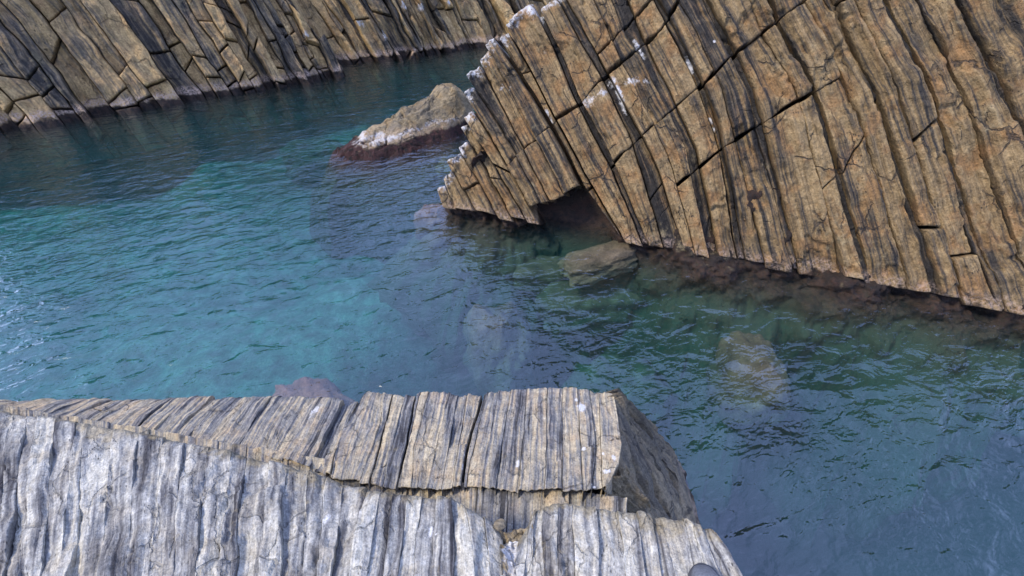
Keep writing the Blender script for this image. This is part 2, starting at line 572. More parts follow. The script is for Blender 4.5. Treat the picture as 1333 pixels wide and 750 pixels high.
            # skirt ring
            SV = np.pad(V_, 1, mode='edge')
            pad = lambda a: np.pad(a, 1, mode='edge')
            U2, V2, H2 = pad(UU), pad(VV), pad(H)
            ring = np.ones_like(H2, bool)
            ring[1:-1, 1:-1] = False
            H2[ring] -= depth
            # taper the skirt a little towards the inside so neighbours never share a plane
            um_, vm_ = UU.mean(), VV.mean()
            V2[:, 0] += .003
            V2[:, -1] -= .003
            U2[0, :] += .003
            U2[-1, :] -= .003 + (under if j == len(fs) - 2 else 0)
            P = pl.xyz(U2.ravel(), V2.ravel(), H2.ravel())
            tone = (tones[k] if tones is not None else .4) + rg.normal(0, .05)
            T = np.full(U2.size, tone)
            Wt = np.zeros_like(U2)
            if topwhite > 0 and j == 0:
                Wt = np.maximum(Wt, topwhite * np.clip(1 - (U2 - U2.min(0)[None, :]) / (.16 + .2 * rg.random()), 0, 1))
            for (c, rr, el, am) in wpl:
                d = np.sqrt(((U2 - c[0]) / (rr * el)) ** 2 + ((V2 - c[1]) / rr) ** 2)
                Wt = np.maximum(Wt, am * np.clip(1.35 - d, 0, 1))
            at = {'strat': np.stack([U2.ravel() + k * 3.7, SV.ravel(), H2.ravel()], 1), 'tone': T, 'white': Wt.ravel()}
            if ochre > 0 and j == 0:
                at['ochre'] = np.clip(1.15 - (U2 - U2.min(0)[None, :]) / (ochre * (.6 + .8 * rg.random())), 0, 1).ravel()
            sm = np.ones((nr + 1, nc + 1), bool)
            sm[0, :] = sm[-1, :] = sm[:, 0] = sm[:, -1] = False
            me = mesh(name, P, grid_faces(nr + 2, nc + 2, flip=FLIP(pl)), at, smooth=sm.ravel())
            link(name, me, (mats[k] if mats else mat), root)


def FLIP(pl):
    return np.dot(np.cross(pl.U, pl.V), pl.N) > 0


def prism(name, base, vec, mat, parent, n=1, tone=.5):
    """A closed solid: a polygon of points swept along vec."""
    base = np.array(base)
    m = len(base)
    me = bpy.data.meshes.new(name)
    vs = [tuple(p) for p in base] + [tuple(p + np.array(vec)) for p in base]
    fs = [tuple(range(m)), tuple(range(2 * m - 1, m - 1, -1))] + [(i, i + m, (i + 1) % m + m, (i + 1) % m) for i in range(m)]
    me.from_pydata(vs, [], fs)
    me.update()
    import bmesh
    bm = bmesh.new()
    bm.from_mesh(me)
    bmesh.ops.recalc_face_normals(bm, faces=bm.faces)
    bm.to_mesh(me)
    bm.free()
    at = me.attributes.new('strat', 'FLOAT_VECTOR', 'POINT')
    at.data.foreach_set('vector', np.array(vs, np.float32).ravel())
    at = me.attributes.new('tone', 'FLOAT', 'POINT')
    at.data.foreach_set('value', np.full(len(vs), tone, np.float32))
    return link(name, me, mat, parent)


def fill_bounds(first, last, n, jitter=.3, seed=1):
    """n extra boundary lines between two given ones (pixel polylines with the same number of points)"""
    rg = np.random.default_rng(seed)
    f, l = np.array(first, float), np.array(last, float)
    ts = (np.arange(1, n + 1) + rg.uniform(-jitter, jitter, n)) / (n + 1)
    return [f + (l - f) * t for t in ts]


# ================================================================== SETTING: sea floor and water
def build_seabed():
    n = 340
    xs = np.linspace(-60, 60, n)
    ys = np.linspace(-15, 60, n)
    X, Y = np.meshgrid(xs, ys)
    # deep hole under the ledge, shoaling to a bright sandy floor in the far channel
    far = np.clip((.45 * (Y - 3) - .9 * X - .2 + .9 * fbm(X * .5, Y * .5, 6.6, 4)) / 3.0, 0, 1)
    far = far * far * (3 - 2 * far)
    Z = -4.6 + 2.9 * far + .7 * fbm(X * .35, Y * .35, 1.1, 5) * 1.5
    P = np.stack([X.ravel(), Y.ravel(), Z.ravel()], 1)
    me = mesh('seabed', P, grid_faces(n, n), {'weed': (1 - far).ravel()})
    o = link('seabed', me, M_SEABED)
    tag(o, kind='structure', label='sandy and stony sea floor seen through the teal water')


def build_water():
    x0, x1, y0, y1, zb = -58, 58, -13, 58, -6.5
    vs = [(x0, y0, zb), (x1, y0, zb), (x1, y1, zb), (x0, y1, zb), (x0, y0, 0), (x1, y0, 0), (x1, y1, 0), (x0, y1, 0)]
    fs = [(0, 3, 2, 1), (4, 5, 6, 7), (0, 1, 5, 4), (1, 2, 6, 5), (2, 3, 7, 6), (3, 0, 4, 7)]
    me = bpy.data.meshes.new('sea_water')
    me.from_pydata(vs, [], fs)
    me.update()
    o = link('sea_water', me, M_WATER)
    tag(o, kind='structure', label='rippled teal and blue sea water of the sheltered cove')


build_seabed()
build_water()


def water_face(pa, pb, dip, upx):
    """Plane through two waterline pixels, leaning back from the camera at the given dip."""
    A, Bq = at_z(*pa), at_z(*pb)
    W = (Bq - A) / np.linalg.norm(Bq - A)
    back = np.array([-W[1], W[0], 0])
    if back[1] < 0:
        back = -back
    Sv = back * math.cos(R(dip)) + np.array([0, 0, 1]) * math.sin(R(dip))
    N = np.cross(W, Sv)
    if np.dot(N, CAMP - A) < 0:
        N = -N
    return Plane(A, N, upx=upx)


def z_line(pl, z):
    return lambda v: (z - pl.O[2] - v * pl.V[2]) / pl.U[2]


# ================================================================== HEADLAND: the big tan rock
def build_headland():
    root = thing('headland_rock', 'big tan rock of slanting beds rising from the water behind the pool', 'rock')
    pl = water_face((578, 284), (945, 352), 61, [(703, 12), (803, 222)])
    px = [
        [(566, 232), (580, 285)],
        [(578, 236), (598, 282)],
        [(585, 216), (623, 284)],
        [(598, 196), (647, 284)],
        [(602, 172), (639, 239), (668, 288)],
        [(606, 158), (653, 234), (686, 288)],
        [(612, 138), (662, 219), (696, 280)],
        [(612, 105), (674, 204), (709, 272)],
        [(621, 80), (682, 196), (718, 266)],
        [(632, 60), (699, 182), (738, 258)],
        [(645, 46), (717, 164), (756, 240), (797, 298)],
        [(660, 36), (723, 155), (769, 240), (812, 312)],
        [(697, 12), (750, 133), (796, 222), (832, 308)],
        [(703, 10), (757, 130), (803, 219), (843, 318)],
        [(723, -4), (786, 108), (824, 186), (866, 325)],
        [(735, -6), (795, 102), (836, 179), (858, 225), (893, 332)],
        [(766, -12), (808, 76), (851, 165), (876, 222), (906, 335)],
        [(790, -14), (815, 52), (834, 76), (870, 148), (892, 195), (922, 338)],
        [(810, -20), (845, 66), (882, 140), (907, 195), (938, 342)],
        [(838, -30), (854, 5), (911, 119), (931, 175), (962, 346)],
        [(846, -30), (862, 4), (919, 116), (939, 172), (974, 350)],
    ]
    rg = np.random.default_rng(3)
    x_t, x_b = 846, 974
    dark_idx = {12, 14, 17, 19}
    narrow = 0
    for i in range(22):
        w = rg.uniform(18, 80) if narrow % 3 != 2 else rg.uniform(7, 12)
        if narrow % 3 == 2:
            dark_idx.add(len(px) - 1)
        narrow += 1
        x_t += w * .93
        x_b += w * 1.06
        px.append([(x_t, -30), (x_t + 73, 116), (x_b, 350 + (x_b - 974) * .18)])
    bounds = [pl.poly(p) for p in px]
    nb = len(px) - 1
    tops_px = [(572, 245), (581, 229), (591, 205), (600, 190), (604, 163), (610, 149), (612, 117), (616, 92), (626, 70), (638, 52),
               (654, 45), (680, 13), (699, 22), (711, 5), (728, -8), (750, -34), (778, -62), (800, -88), (824, -116), (842, -140)]
    zlast = float(pl.hit(842, -140)[2])
    tops = []
    for k in range(nb):
        if k < len(tops_px):
            tops.append(pl.px(*tops_px[k])[0])
        else:
            xx = 842 + (k - 19) * 30
            zt = min(7.0, zlast + .16 * (k - 19)) + rg.uniform(-.15, .15)
            tops.append((lambda v, zt=zt: (zt - pl.O[2] - v * pl.V[2]) / pl.U[2]))
    under = z_line(pl, -.95)
    qb = pl.poly([(670, 276), (688, 272), (697, 268), (714, 262), (722, 262), (740, 249), (757, 238)])
    qo = qb[np.argsort(qb[:, 1])]
    cave = lambda v: lin(v, qo[:, 1], qo[:, 0])
    bots = [z_line(pl, (.15 if k > 9 else .16) + rg.uniform(-.05, .04)) for k in range(nb)]
    for k in (6, 7, 8, 9):
        bots[k] = cave

    def jf(pts):
        q = pl.poly(pts)
        q = q[np.argsort(q[:, 1])]
        return lambda v: lin(v, q[:, 1], q[:, 0])
    j1 = jf([(655, 224), (663, 217), (681, 195), (717, 164), (722, 155), (755, 134), (797, 91), (834, 63), (861, 38), (885, 0), (910, -40)])
    j2 = jf([(772, 258), (778, 248), (794, 218), (836, 178), (871, 148), (907, 117), (945, 80), (1010, 30)])
    j3 = jf([(780, 70), (794, 57), (823, 24), (851, -2)])
    j4 = jf([(868, 250), (905, 222), (930, 200), (960, 180), (1010, 150)])
    joints = [(j1, 6, 24), (j2, 12, 28), (j3, 15, 18), (j4, 16, 26)]
    tones = []
    base = [.30, .28, .34, .25, .40, .28, .45, .55, .38, .52, .50, .22, .92, .30, .88, .22, .30, .85, .26, .80]
    for k in range(nb):
        tones.append(base[k] if k < len(base) else (.9 if k in dark_idx else rg.uniform(.2, .42)))
    tones[20] = .66
    tones[21] = .72
    offs = [(-.06 if k in dark_idx else rg.uniform(-.01, .05)) for k in range(nb)]
    offs[10] = -.03

    def offfun(k, j, n):
        o = 0
        if 6 <= k <= 9 and j == n - 1:
            o += .07
        if 11 <= k <= 16 and j >= 1:
            o += .05
        return o
    wh = [(x_, y_, r_, e_, a_ * .92) for x_, y_, r_, e_, a_ in [(628, 70, .10, 1.6, .8), (655, 50, .10, 1.5, .8), (692, 15, .09, 1.6, 1.0), (676, 20, .08, 1.0, .6), (605, 165, .06, 1.5, .9), (611, 152, .06, 1.5, .9),
          (611, 125, .08, 2.2, .8), (602, 198, .07, 2.0, .8), (594, 206, .07, 2.0, .8), (582, 226, .06, 2.0, .8), (577, 240, .07, 2.0, .8), (575, 262, .04, 1.5, .6),
          (766, 133, .14, .8, .75), (785, 122, .10, .9, .7), (797, 108, .10, .9, .8), (806, 122, .05, 4, 1.0), (811, 140, .04, 3, 1.0), (822, 108, .16, .5, .75), (840, 107, .12, .5, .6),
          (830, 60, .04, 4, 1.0), (836, 72, .035, 2.5, .9), (898, 84, .045, 3.0, 1.2), (926, 156, .03, 2.5, .9), (930, 168, .03, 2, .9), (930, 55, .03, 1, .9), (711, 146, .04, 4, .8), (715, 155, .03, 4, .9),
          (650, 112, .07, .7, .7), (663, 114, .05, .7, .6), (708, 65, .05, 1.5, .5)]]
    strata(root, pl, bounds, tops, bots, M_HEAD, joints=joints, tones=tones, offs=offs, gap=.012,
           gaps={10: .06, 11: .03, 8: .02, 19: .03, 6: .02, 5: .02, 4: .02}, depth=.75, res=.020, rnd=.04, under=.22, endwig=.05, spall=.05, wig=.013, rough=.045, rib=.06, ribf=8,
           chip=.085, S=1.0, whites=wh, topwhite=.75, jgap=.03, pieceoff=.018, seed=2, offfun=offfun, rndjoint=2.6, tilt=.02)
    # the mass behind the beds
    out = [(576, 262), (590, 232), (606, 200), (614, 165), (618, 120), (630, 85), (650, 62), (672, 40), (705, 22), (740, -10), (800, -70), (850, -120)]
    pts = [pl.hit(*p) for p in out]
    last = pl.hit(850, -52)
    q = []
    for p in pts:
        q.append(p - pl.N * .52)
    vr = pl.V[2]
    far = pl.O + pl.V * 9.5
    e = lambda v, z: pl.O + pl.U * ((z - pl.O[2] - v * pl.V[2]) / pl.U[2]) + pl.V * v - pl.N * .52
    vmax = max(b[-1][1] for b in bounds)
    q += [e(vmax, 6.3), e(vmax, -1.4), e(pl.px(700, 300)[1], -1.4), e(pl.px(590, 290)[1], -1.4)]
    back = -pl.N * np.array([1, 1, 0])
    back = back / np.linalg.norm(back)
    prism('rock_core', q, back * 2.6 + np.array([.6, 0, -.2]), M_CORE, root, tone=.5)
    # weed-covered foot of the rock under the overhang and along the waterline
    foot_px = [(575, 286), (610, 292), (650, 298), (690, 296), (730, 288), (762, 282), (795, 300), (835, 330), (880, 352), (945, 362), (1010, 372), (1120, 390), (1240, 412), (1360, 436)]
    rows = []
    n = 420
    fp = np.array(foot_px, float)
    xs = np.linspace(fp[0, 0], fp[-1, 0], n)
    ys = np.interp(xs, fp[:, 0], fp[:, 1])
    line = np.array([at_z(x, y, -.06) for x, y in zip(xs, ys)])
    nd = -back
    p0 = line[0]
    wrap = [p0 + back * 2.2 + pl.V * .5, p0 + back * 1.5 + pl.V * .15, p0 + back * .8 - pl.V * .22, p0 + back * .25 - pl.V * .24]
    wrap = [np.array([q_[0], q_[1], -.06]) for q_ in wrap]
    line = np.concatenate([np.array(wrap), line])
    seg = np.concatenate([[0], np.cumsum(np.linalg.norm(np.diff(line, axis=0), axis=1))])
    n = 520
    tt = np.linspace(0, seg[-1], n)
    line = np.stack([np.interp(tt, seg, line[:, i]) for i in range(3)], 1)
    ker = np.ones(31) / 31
    line = np.stack([np.convolve(np.pad(line[:, i], 15, mode='edge'), ker, 'valid') for i in range(3)], 1)
    tg = np.gradient(line, axis=0)
    tg /= np.linalg.norm(tg, axis=1)[:, None] + 1e-9
    nds = np.stack([tg[:, 1], -tg[:, 0], 0 * tg[:, 0]], 1)
    if np.dot(nds[-1], nd) < 0:
        nds = -nds
    prof = [(-.86, 1.05), (-.60, .58), (-.38, .27), (-.14, .10), (0, -.02), (.16, -.22), (.34, -.75), (.8, -3.2)]
    prof2 = [np.interp(np.linspace(0, 7, 70), range(8), [p[i] for p in prof]) for i in (0, 1)]
    V = []
    for a, b in zip(*prof2):
        V.append(line + nds * a + np.array([0, 0, 1])[None, :] * b)
    V = np.array(V).reshape(-1, 3)
    V += np.tile(nds, (70, 1)) * (np.clip(-V[:, 2] - .3, 0, 1.5) * (.5 + fbm(V[:, 0] * .9, V[:, 1] * .9, 2.2, 4) * 1.5))[:, None]
    nn = fbm(V[:, 0] * 2.6, V[:, 1] * 2.6, V[:, 2] * 2.6, 6, .58)
    nn += .5 * terrace(fbm(V[:, 0] * 1.7, V[:, 1] * 1.7, V[:, 2] * 1.7 + 4, 4), 4)
    V += (np.tile(nds, (70, 1)) + np.array([0, 0, .6])) * (nn * .26)[:, None]
    me = mesh('weedy_foot', V, grid_faces(70, n), {'strat': V, 'tone': np.full(len(V), .5), 'white': np.zeros(len(V))})
    link('weedy_foot', me, M_CORE, root)
    root['label'] = 'big tan rock of slanting beds rising steeply from the water'


build_headland()


# ================================================================== FAR CLIFF and the cliff at the left
def build_cliff():
    root = thing('cove_cliff', 'long brown cliff of slanting beds closing the far side of the cove', 'cliff')
    pl = water_face((450, 85), (640, 61), 72, [(441, 14), (478, 77)])
    vs = [pl.px(300, 100)[1]]
    vmax = pl.px(1150, 10)[1] if False else vs[0] + 26
    rg = np.random.default_rng(21)
    tones, offs = [], []
    off = 0
    while vs[-1] < vmax:
        w = rg.uniform(.22, .60) if rg.random() < .45 else rg.uniform(.07, .2)
        vs.append(vs[-1] + w)
        tones.append(rg.uniform(.5, .85) if w < .24 else rg.uniform(.12, .6))
        off = .7 * off + rg.normal(0, .11)
        offs.append(off - (.12 if w < .24 else 0))
    bounds = [[(-9, v - .35 * rg.random() - .02 * (v - vs[0])), (1, v)] for v in vs]
    bounds = [np.array(sorted(b)) for b in bounds]
    nb = len(vs) - 1
    bots = z_line(pl, -1.0)
    tops = []
    for k in range(nb):
        zt = 5.6 + .8 * float(fbm(np.array([k * .21]), 3.3, 0, 3)[0]) + rg.uniform(-.25, .25)
        tops.append((lambda v, zt=zt: (zt - v * pl.V[2]) / pl.U[2]))
    wh = [(525, 8, .12, 2, .7), (548, 10, .12, 1.2, .9), (401, 44, .1, 1.6, .9), (467, 31, .08, 2, .8), (501, 47, .12, 1.6, .9), (470, 30, .1, 2, .7), (585, 3, .1, 1, .8)]
    strata(root, pl, bounds, tops, bots, M_CLIFF, tones=tones, offs=offs, gap=.02, depth=.9, res=.055, rnd=.09, wig=.07, rough=.12, rib=.12, ribf=5,
           chip=.20, S=.55, whites=wh, topwhite=.1, jgap=.04, pieceoff=.13, seed=31, rndjoint=2.6, tilt=.08)
    e = lambda v, z: pl.O + pl.U * ((z - v * pl.V[2]) / pl.U[2]) + pl.V * v - pl.N * .55
    back = -pl.N * np.array([1, 1, 0])
    back /= np.linalg.norm(back)
    prism('rock_core', [e(vs[0], -1.5), e(vs[0], 5.2), e(vmax, 5.2), e(vmax, -1.5)], back * 6, M_CORE, root)

    root = thing('cliff_buttress', 'ribbed rock buttress standing forward of the cove cliff at left', 'cliff')
    pl = water_face((240, 133), (446, 99), 70, [(412, 50), (436, 97)])
    out = np.array([pl.px(*p) for p in [(-250, -160), (150, -120), (300, -60), (370, 0), (388, 18), (404, 36), (414, 52), (421, 45), (430, 52), (437, 66), (444, 88), (449, 99)]])
    out = out[np.argsort(out[:, 1])]
    topf = lambda v: lin(v, out[:, 1], out[:, 0])
    v0, v1 = pl.px(-140, 190)[1], pl.px(450, 98)[1]
    vs, tones, offs = [v1], [], []
    while vs[-1] > v0:
        w = rg.uniform(.14, .34) if vs[-1] > v1 - 2 else rg.uniform(.2, .6)
        vs.append(vs[-1] - w)
        tones.append(rg.choice([.25, .4, .5, .75]))
        offs.append(rg.normal(0, .07))
    vs, tones, offs = vs[::-1], tones[::-1], offs[::-1]
    bounds = [np.array([(-7, v - .1 * rg.random()), (1, v)]) for v in vs]
    strata(root, pl, bounds, topf, z_line(pl, -1.0), M_CLIFF, tones=tones, offs=offs, gap=.025, depth=.8, res=.045, rnd=.07, wig=.05, rough=.08, rib=.10, ribf=5,
           chip=.12, S=.7, whites=[(388, 104, .1, .6, .9), (398, 45, .08, 1.5, .8)], topwhite=.15, jgap=.04, pieceoff=.08, seed=51, rndjoint=1.0, tilt=.05)
    o2 = out[::4]
    q = [pl.O + pl.U * u + pl.V * v - pl.N * .5 for u, v in out if v0 <= v <= v1 - .2]
    e = lambda v, z: pl.O + pl.U * ((z - v * pl.V[2]) / pl.U[2]) + pl.V * v - pl.N * .5
    q = [e(v0, -1.5)] + q + [e(v1 - .2, -1.5)]
    back = -pl.N * np.array([1, 1, 0])
    back /= np.linalg.norm(back)
    prism('rock_core', q, back * 5, M_CORE, root)


build_cliff()


# ================================================================== ISLET
def build_islet():
    T0, T1 = at_z(434, 202), at_z(608, 156)
    ax = T1 - T0
    L = np.linalg.norm(ax)
    ax /= L
    bx = np.array([-ax[1], ax[0], 0])
    na, nb = 260, 150
    a = np.linspace(-.45, 1.25, na)
    b = np.linspace(-1.9, 1.3, nb)
    A, Bm = np.meshgrid(a, b, indexing='ij')
    crest = np.interp(a, [-.45, -.16, 0, .08, .2, .35, .48, .58, .66, .74, .82, .90, .96, 1.0, 1.08, 1.25],
                      [-4.6, -.75, -.05, .17, .29, .37, .50, .62, .68, .74, .90, .92, .78, .40, -.8, -4.6])[:, None]
    wf = np.interp(a, [-.1, 0, .15, .4, .7, .9, 1.0, 1.1], [.3, .40, .72, .86, .80, .66, .46, .3])[:, None]   # half width towards the viewer
    wb = np.interp(a, [-.1, 0, .15, .4, .7, .9, 1.0, 1.1], [.2, .25, .36, .42, .45, .42, .30, .2])[:, None]
    sh = .10 * fbm(A * 5, Bm * 1.2, .5, 3)
    x = np.where(Bm < 0, -(Bm + sh) / wf, (Bm + sh) / wb)
    x = np.abs(x)
    # rounded back, with a lower shelf in front
    prof = np.interp(x, [0, .3, .55, .8, 1.0, 1.25, 1.7, 2.6, 3.4], [1, .97, .86, .52, .0, -.45, -1.2, -2.8, -5.0])
    H = np.where(prof > 0, crest * prof, prof * .75)
    H = np.where(crest < 0, np.minimum(H, crest), H)
    H += .30 * terrace(fbm(A * L * 1.0 + .3 * fbm(A * 7, Bm * 3, 2, 3), Bm * 1.9, 4.4, 5), 4) + .14 * fbm(A * L * 2.4, Bm * 3.4, 1.4, 6)
    # cracks along the flank
    cr = np.abs(fbm(A * L * .8 + .2, Bm * 1.3, 9.7, 4))
    H -= .14 * np.clip(1 - cr / .022, 0, 1)
    P = T0[None, :] + (A.ravel() * L)[:, None] * ax + Bm.ravel()[:, None] * bx
    P[:, 2] = H.ravel()
    # barnacle band: along a line rising from the low end, in front
    front = (Bm < .12)
    bn = .10 * fbm(A * 9, Bm * 5, 6.6, 4)
    band = np.exp(-((H - (.25 + .10 * A) + bn) / .055) ** 2) * front * np.interp(A, [-.05, .03, .3, .42, .75, .86, .9], [0, .95, .95, .8, .65, .45, 0])
    low = np.clip(1 - A / .36, 0, 1) * (H > .17) * (H < .46) * np.where(Bm < .1, 1.0, .3)
    Wt = np.clip(np.maximum(band, low * 1.0), 0, 1.2)
    tone = .18 + .34 * np.clip((H - .35) / .4, 0, 1) * (A < .75) + .1 * fbm(A * 6, Bm * 3, 7, 3)
    me = mesh('islet_rock', P, grid_faces(na, nb, flip=True), {'strat': np.stack([A.ravel() * L, Bm.ravel(), H.ravel()], 1), 'tone': tone.ravel(), 'white': Wt.ravel()})
    root = thing('islet_rock', 'low humped rock island with a white barnacle band in the teal water', 'rock')
    link('rock_body', me, M_ISLET, root)


build_islet()


# ================================================================== SUNKEN ROCKS
def boulder(name, c, dims, rot, mat, label, seed, box=3.0, amp=.22, n=40, tiltx=0.0, tilty=0.0, group=None):
    th = np.linspace(0, math.pi, n)
    ph = np.linspace(0, 2 * math.pi, 2 * n)
    T, Ph = np.meshgrid(th, ph, indexing='ij')
    d = np.stack([np.sin(T) * np.cos(Ph), np.sin(T) * np.sin(Ph), np.cos(T)], -1).reshape(-1, 3)
    r = 1 / (np.abs(d) ** box).sum(1) ** (1 / box)
    p = d * r[:, None]
    nz = fbm(d[:, 0] * 1.6 + seed, d[:, 1] * 1.6, d[:, 2] * 1.6, 7, .6)
    p *= (1 + amp * nz + amp * .7 * terrace(fbm(d[:, 0] * 2.2, d[:, 1] * 2.2 + seed, d[:, 2] * 2.2, 3), 5))[:, None]
    p *= np.array(dims)[None, :]
    cx, sx, cy, sy = math.cos(tiltx), math.sin(tiltx), math.cos(tilty), math.sin(tilty)
    p = p @ np.array([[1, 0, 0], [0, cx, sx], [0, -sx, cx]])
    p = p @ np.array([[cy, 0, -sy], [0, 1, 0], [sy, 0, cy]])
    cz, sz = math.cos(rot), math.sin(rot)
    p = p @ np.array([[cz, sz, 0], [-sz, cz, 0], [0, 0, 1]])
    # spin the last ring of vertices onto the first so the seam closes
    me = mesh(name, p, grid_faces(n, 2 * n, flip=False), {'strat': p, 'tone': np.full(len(p), .4), 'white': np.zeros(len(p))})
    import bmesh
    bm = bmesh.new()
    bm.from_mesh(me)
    bmesh.ops.remove_doubles(bm, verts=bm.verts, dist=1e-4)
    bmesh.ops.recalc_face_normals(bm, faces=bm.faces)
    bm.to_mesh(me)
    bm.free()
    o = link(name, me, mat)
    o.location = tuple(c)
    tag(o, label, 'rock', group)
    return o


def build_sunken():
    g = 'rocks lying under the water'
    c = at_z(772, 348, -.30)
    boulder('sunken_slab', (c[0] + .09, c[1] + .05, -.25), (.56, .34, .20), R(16), M_SLAB, 'flat brown slab just under the surface in front of the big tan rock', 3, box=5, amp=.24, n=64, tiltx=R(-14), tilty=R(-8), group=g)
    c = at_z(715, 345, -.55)
    boulder('sunken_rock', (c[0], c[1] + .1, -.80), (.62, .42, .26), R(4), M_SUNK, 'dim greenish sunken shelf just left of the flat brown slab', 41, box=6, amp=.15, tiltx=R(-8), group=g)
    c = at_z(770, 388, -.75)
    boulder('sunken_rock', (c[0], c[1] + .1, -1.05), (.85, .40, .42), R(8), M_SUNK, 'dim brown sunken ridge in front of the flat sunken slab', 5, box=3.5, amp=.25, group=g)
    c = at_z(650, 440, -.9)
    boulder('sunken_rock', (c[0], c[1], -1.28), (.52, .72, .78), R(10), M_SUNKPINK, 'pale peaked sunken mound in the middle of the pool', 8, box=2.2, amp=.3, group=g)
    c = at_z(810, 480, -1.0)
    boulder('sunken_rock', (c[0], c[1], -2.0), (.8, .65, .75), R(30), M_SUNK, 'pale green sunken boulder beyond the right corner of the ledge', 12, box=2.5, amp=.3, group=g)
    c = at_z(962, 478, -.4)
    boulder('sunken_rock', (c[0] + .2, c[1], -.66), (.40, .55, .52), R(-10), M_SUNK, 'brown sunken boulder at the right side of the pool', 15, box=2.6, amp=.25, group=g)
    c = at_z(578, 218, -.5)
    boulder('sunken_rock', (c[0], c[1], -.62), (.30, .36, .38), R(40), M_SUNK, 'small sunken rock between the islet and the big tan rock', 17, box=2.3, amp=.3, group=g)
    c = at_z(562, 272, -.12)
    boulder('sunken_rock', (c[0] + .03, c[1], -.52), (.40, .32, .40), R(20), M_SUNKPINK, 'reddish sunken rock at the left foot of the big tan rock', 19, box=2.3, amp=.35, group=g)
    c = at_z(405, 180, -.9)
    boulder('sunken_rock', (c[0], c[1], -1.6), (.9, .55, .6), R(10), M_SUNK, 'faint sunken rock left of the humped islet', 23, box=2.3, amp=.3, group=g)
    c = at_z(430, 515, -.1)
    boulder('sunken_rock', (c[0] - .25, c[1] - .05, -.42), (.62, .34, .36), R(-14), M_SUNKPINK, 'pinkish purple sunken rock along the left far edge of the ledge', 27, box=2.4, amp=.35, group=g)
    c = at_z(545, 205, -.4)
    boulder('sunken_rock', (c[0] - .1, c[1] + .1, -.66), (.95, .42, .48), R(32), M_SLAB, 'brown sunken shelf under the front of the humped islet', 29, box=2.3, amp=.3, group=g)


build_sunken()


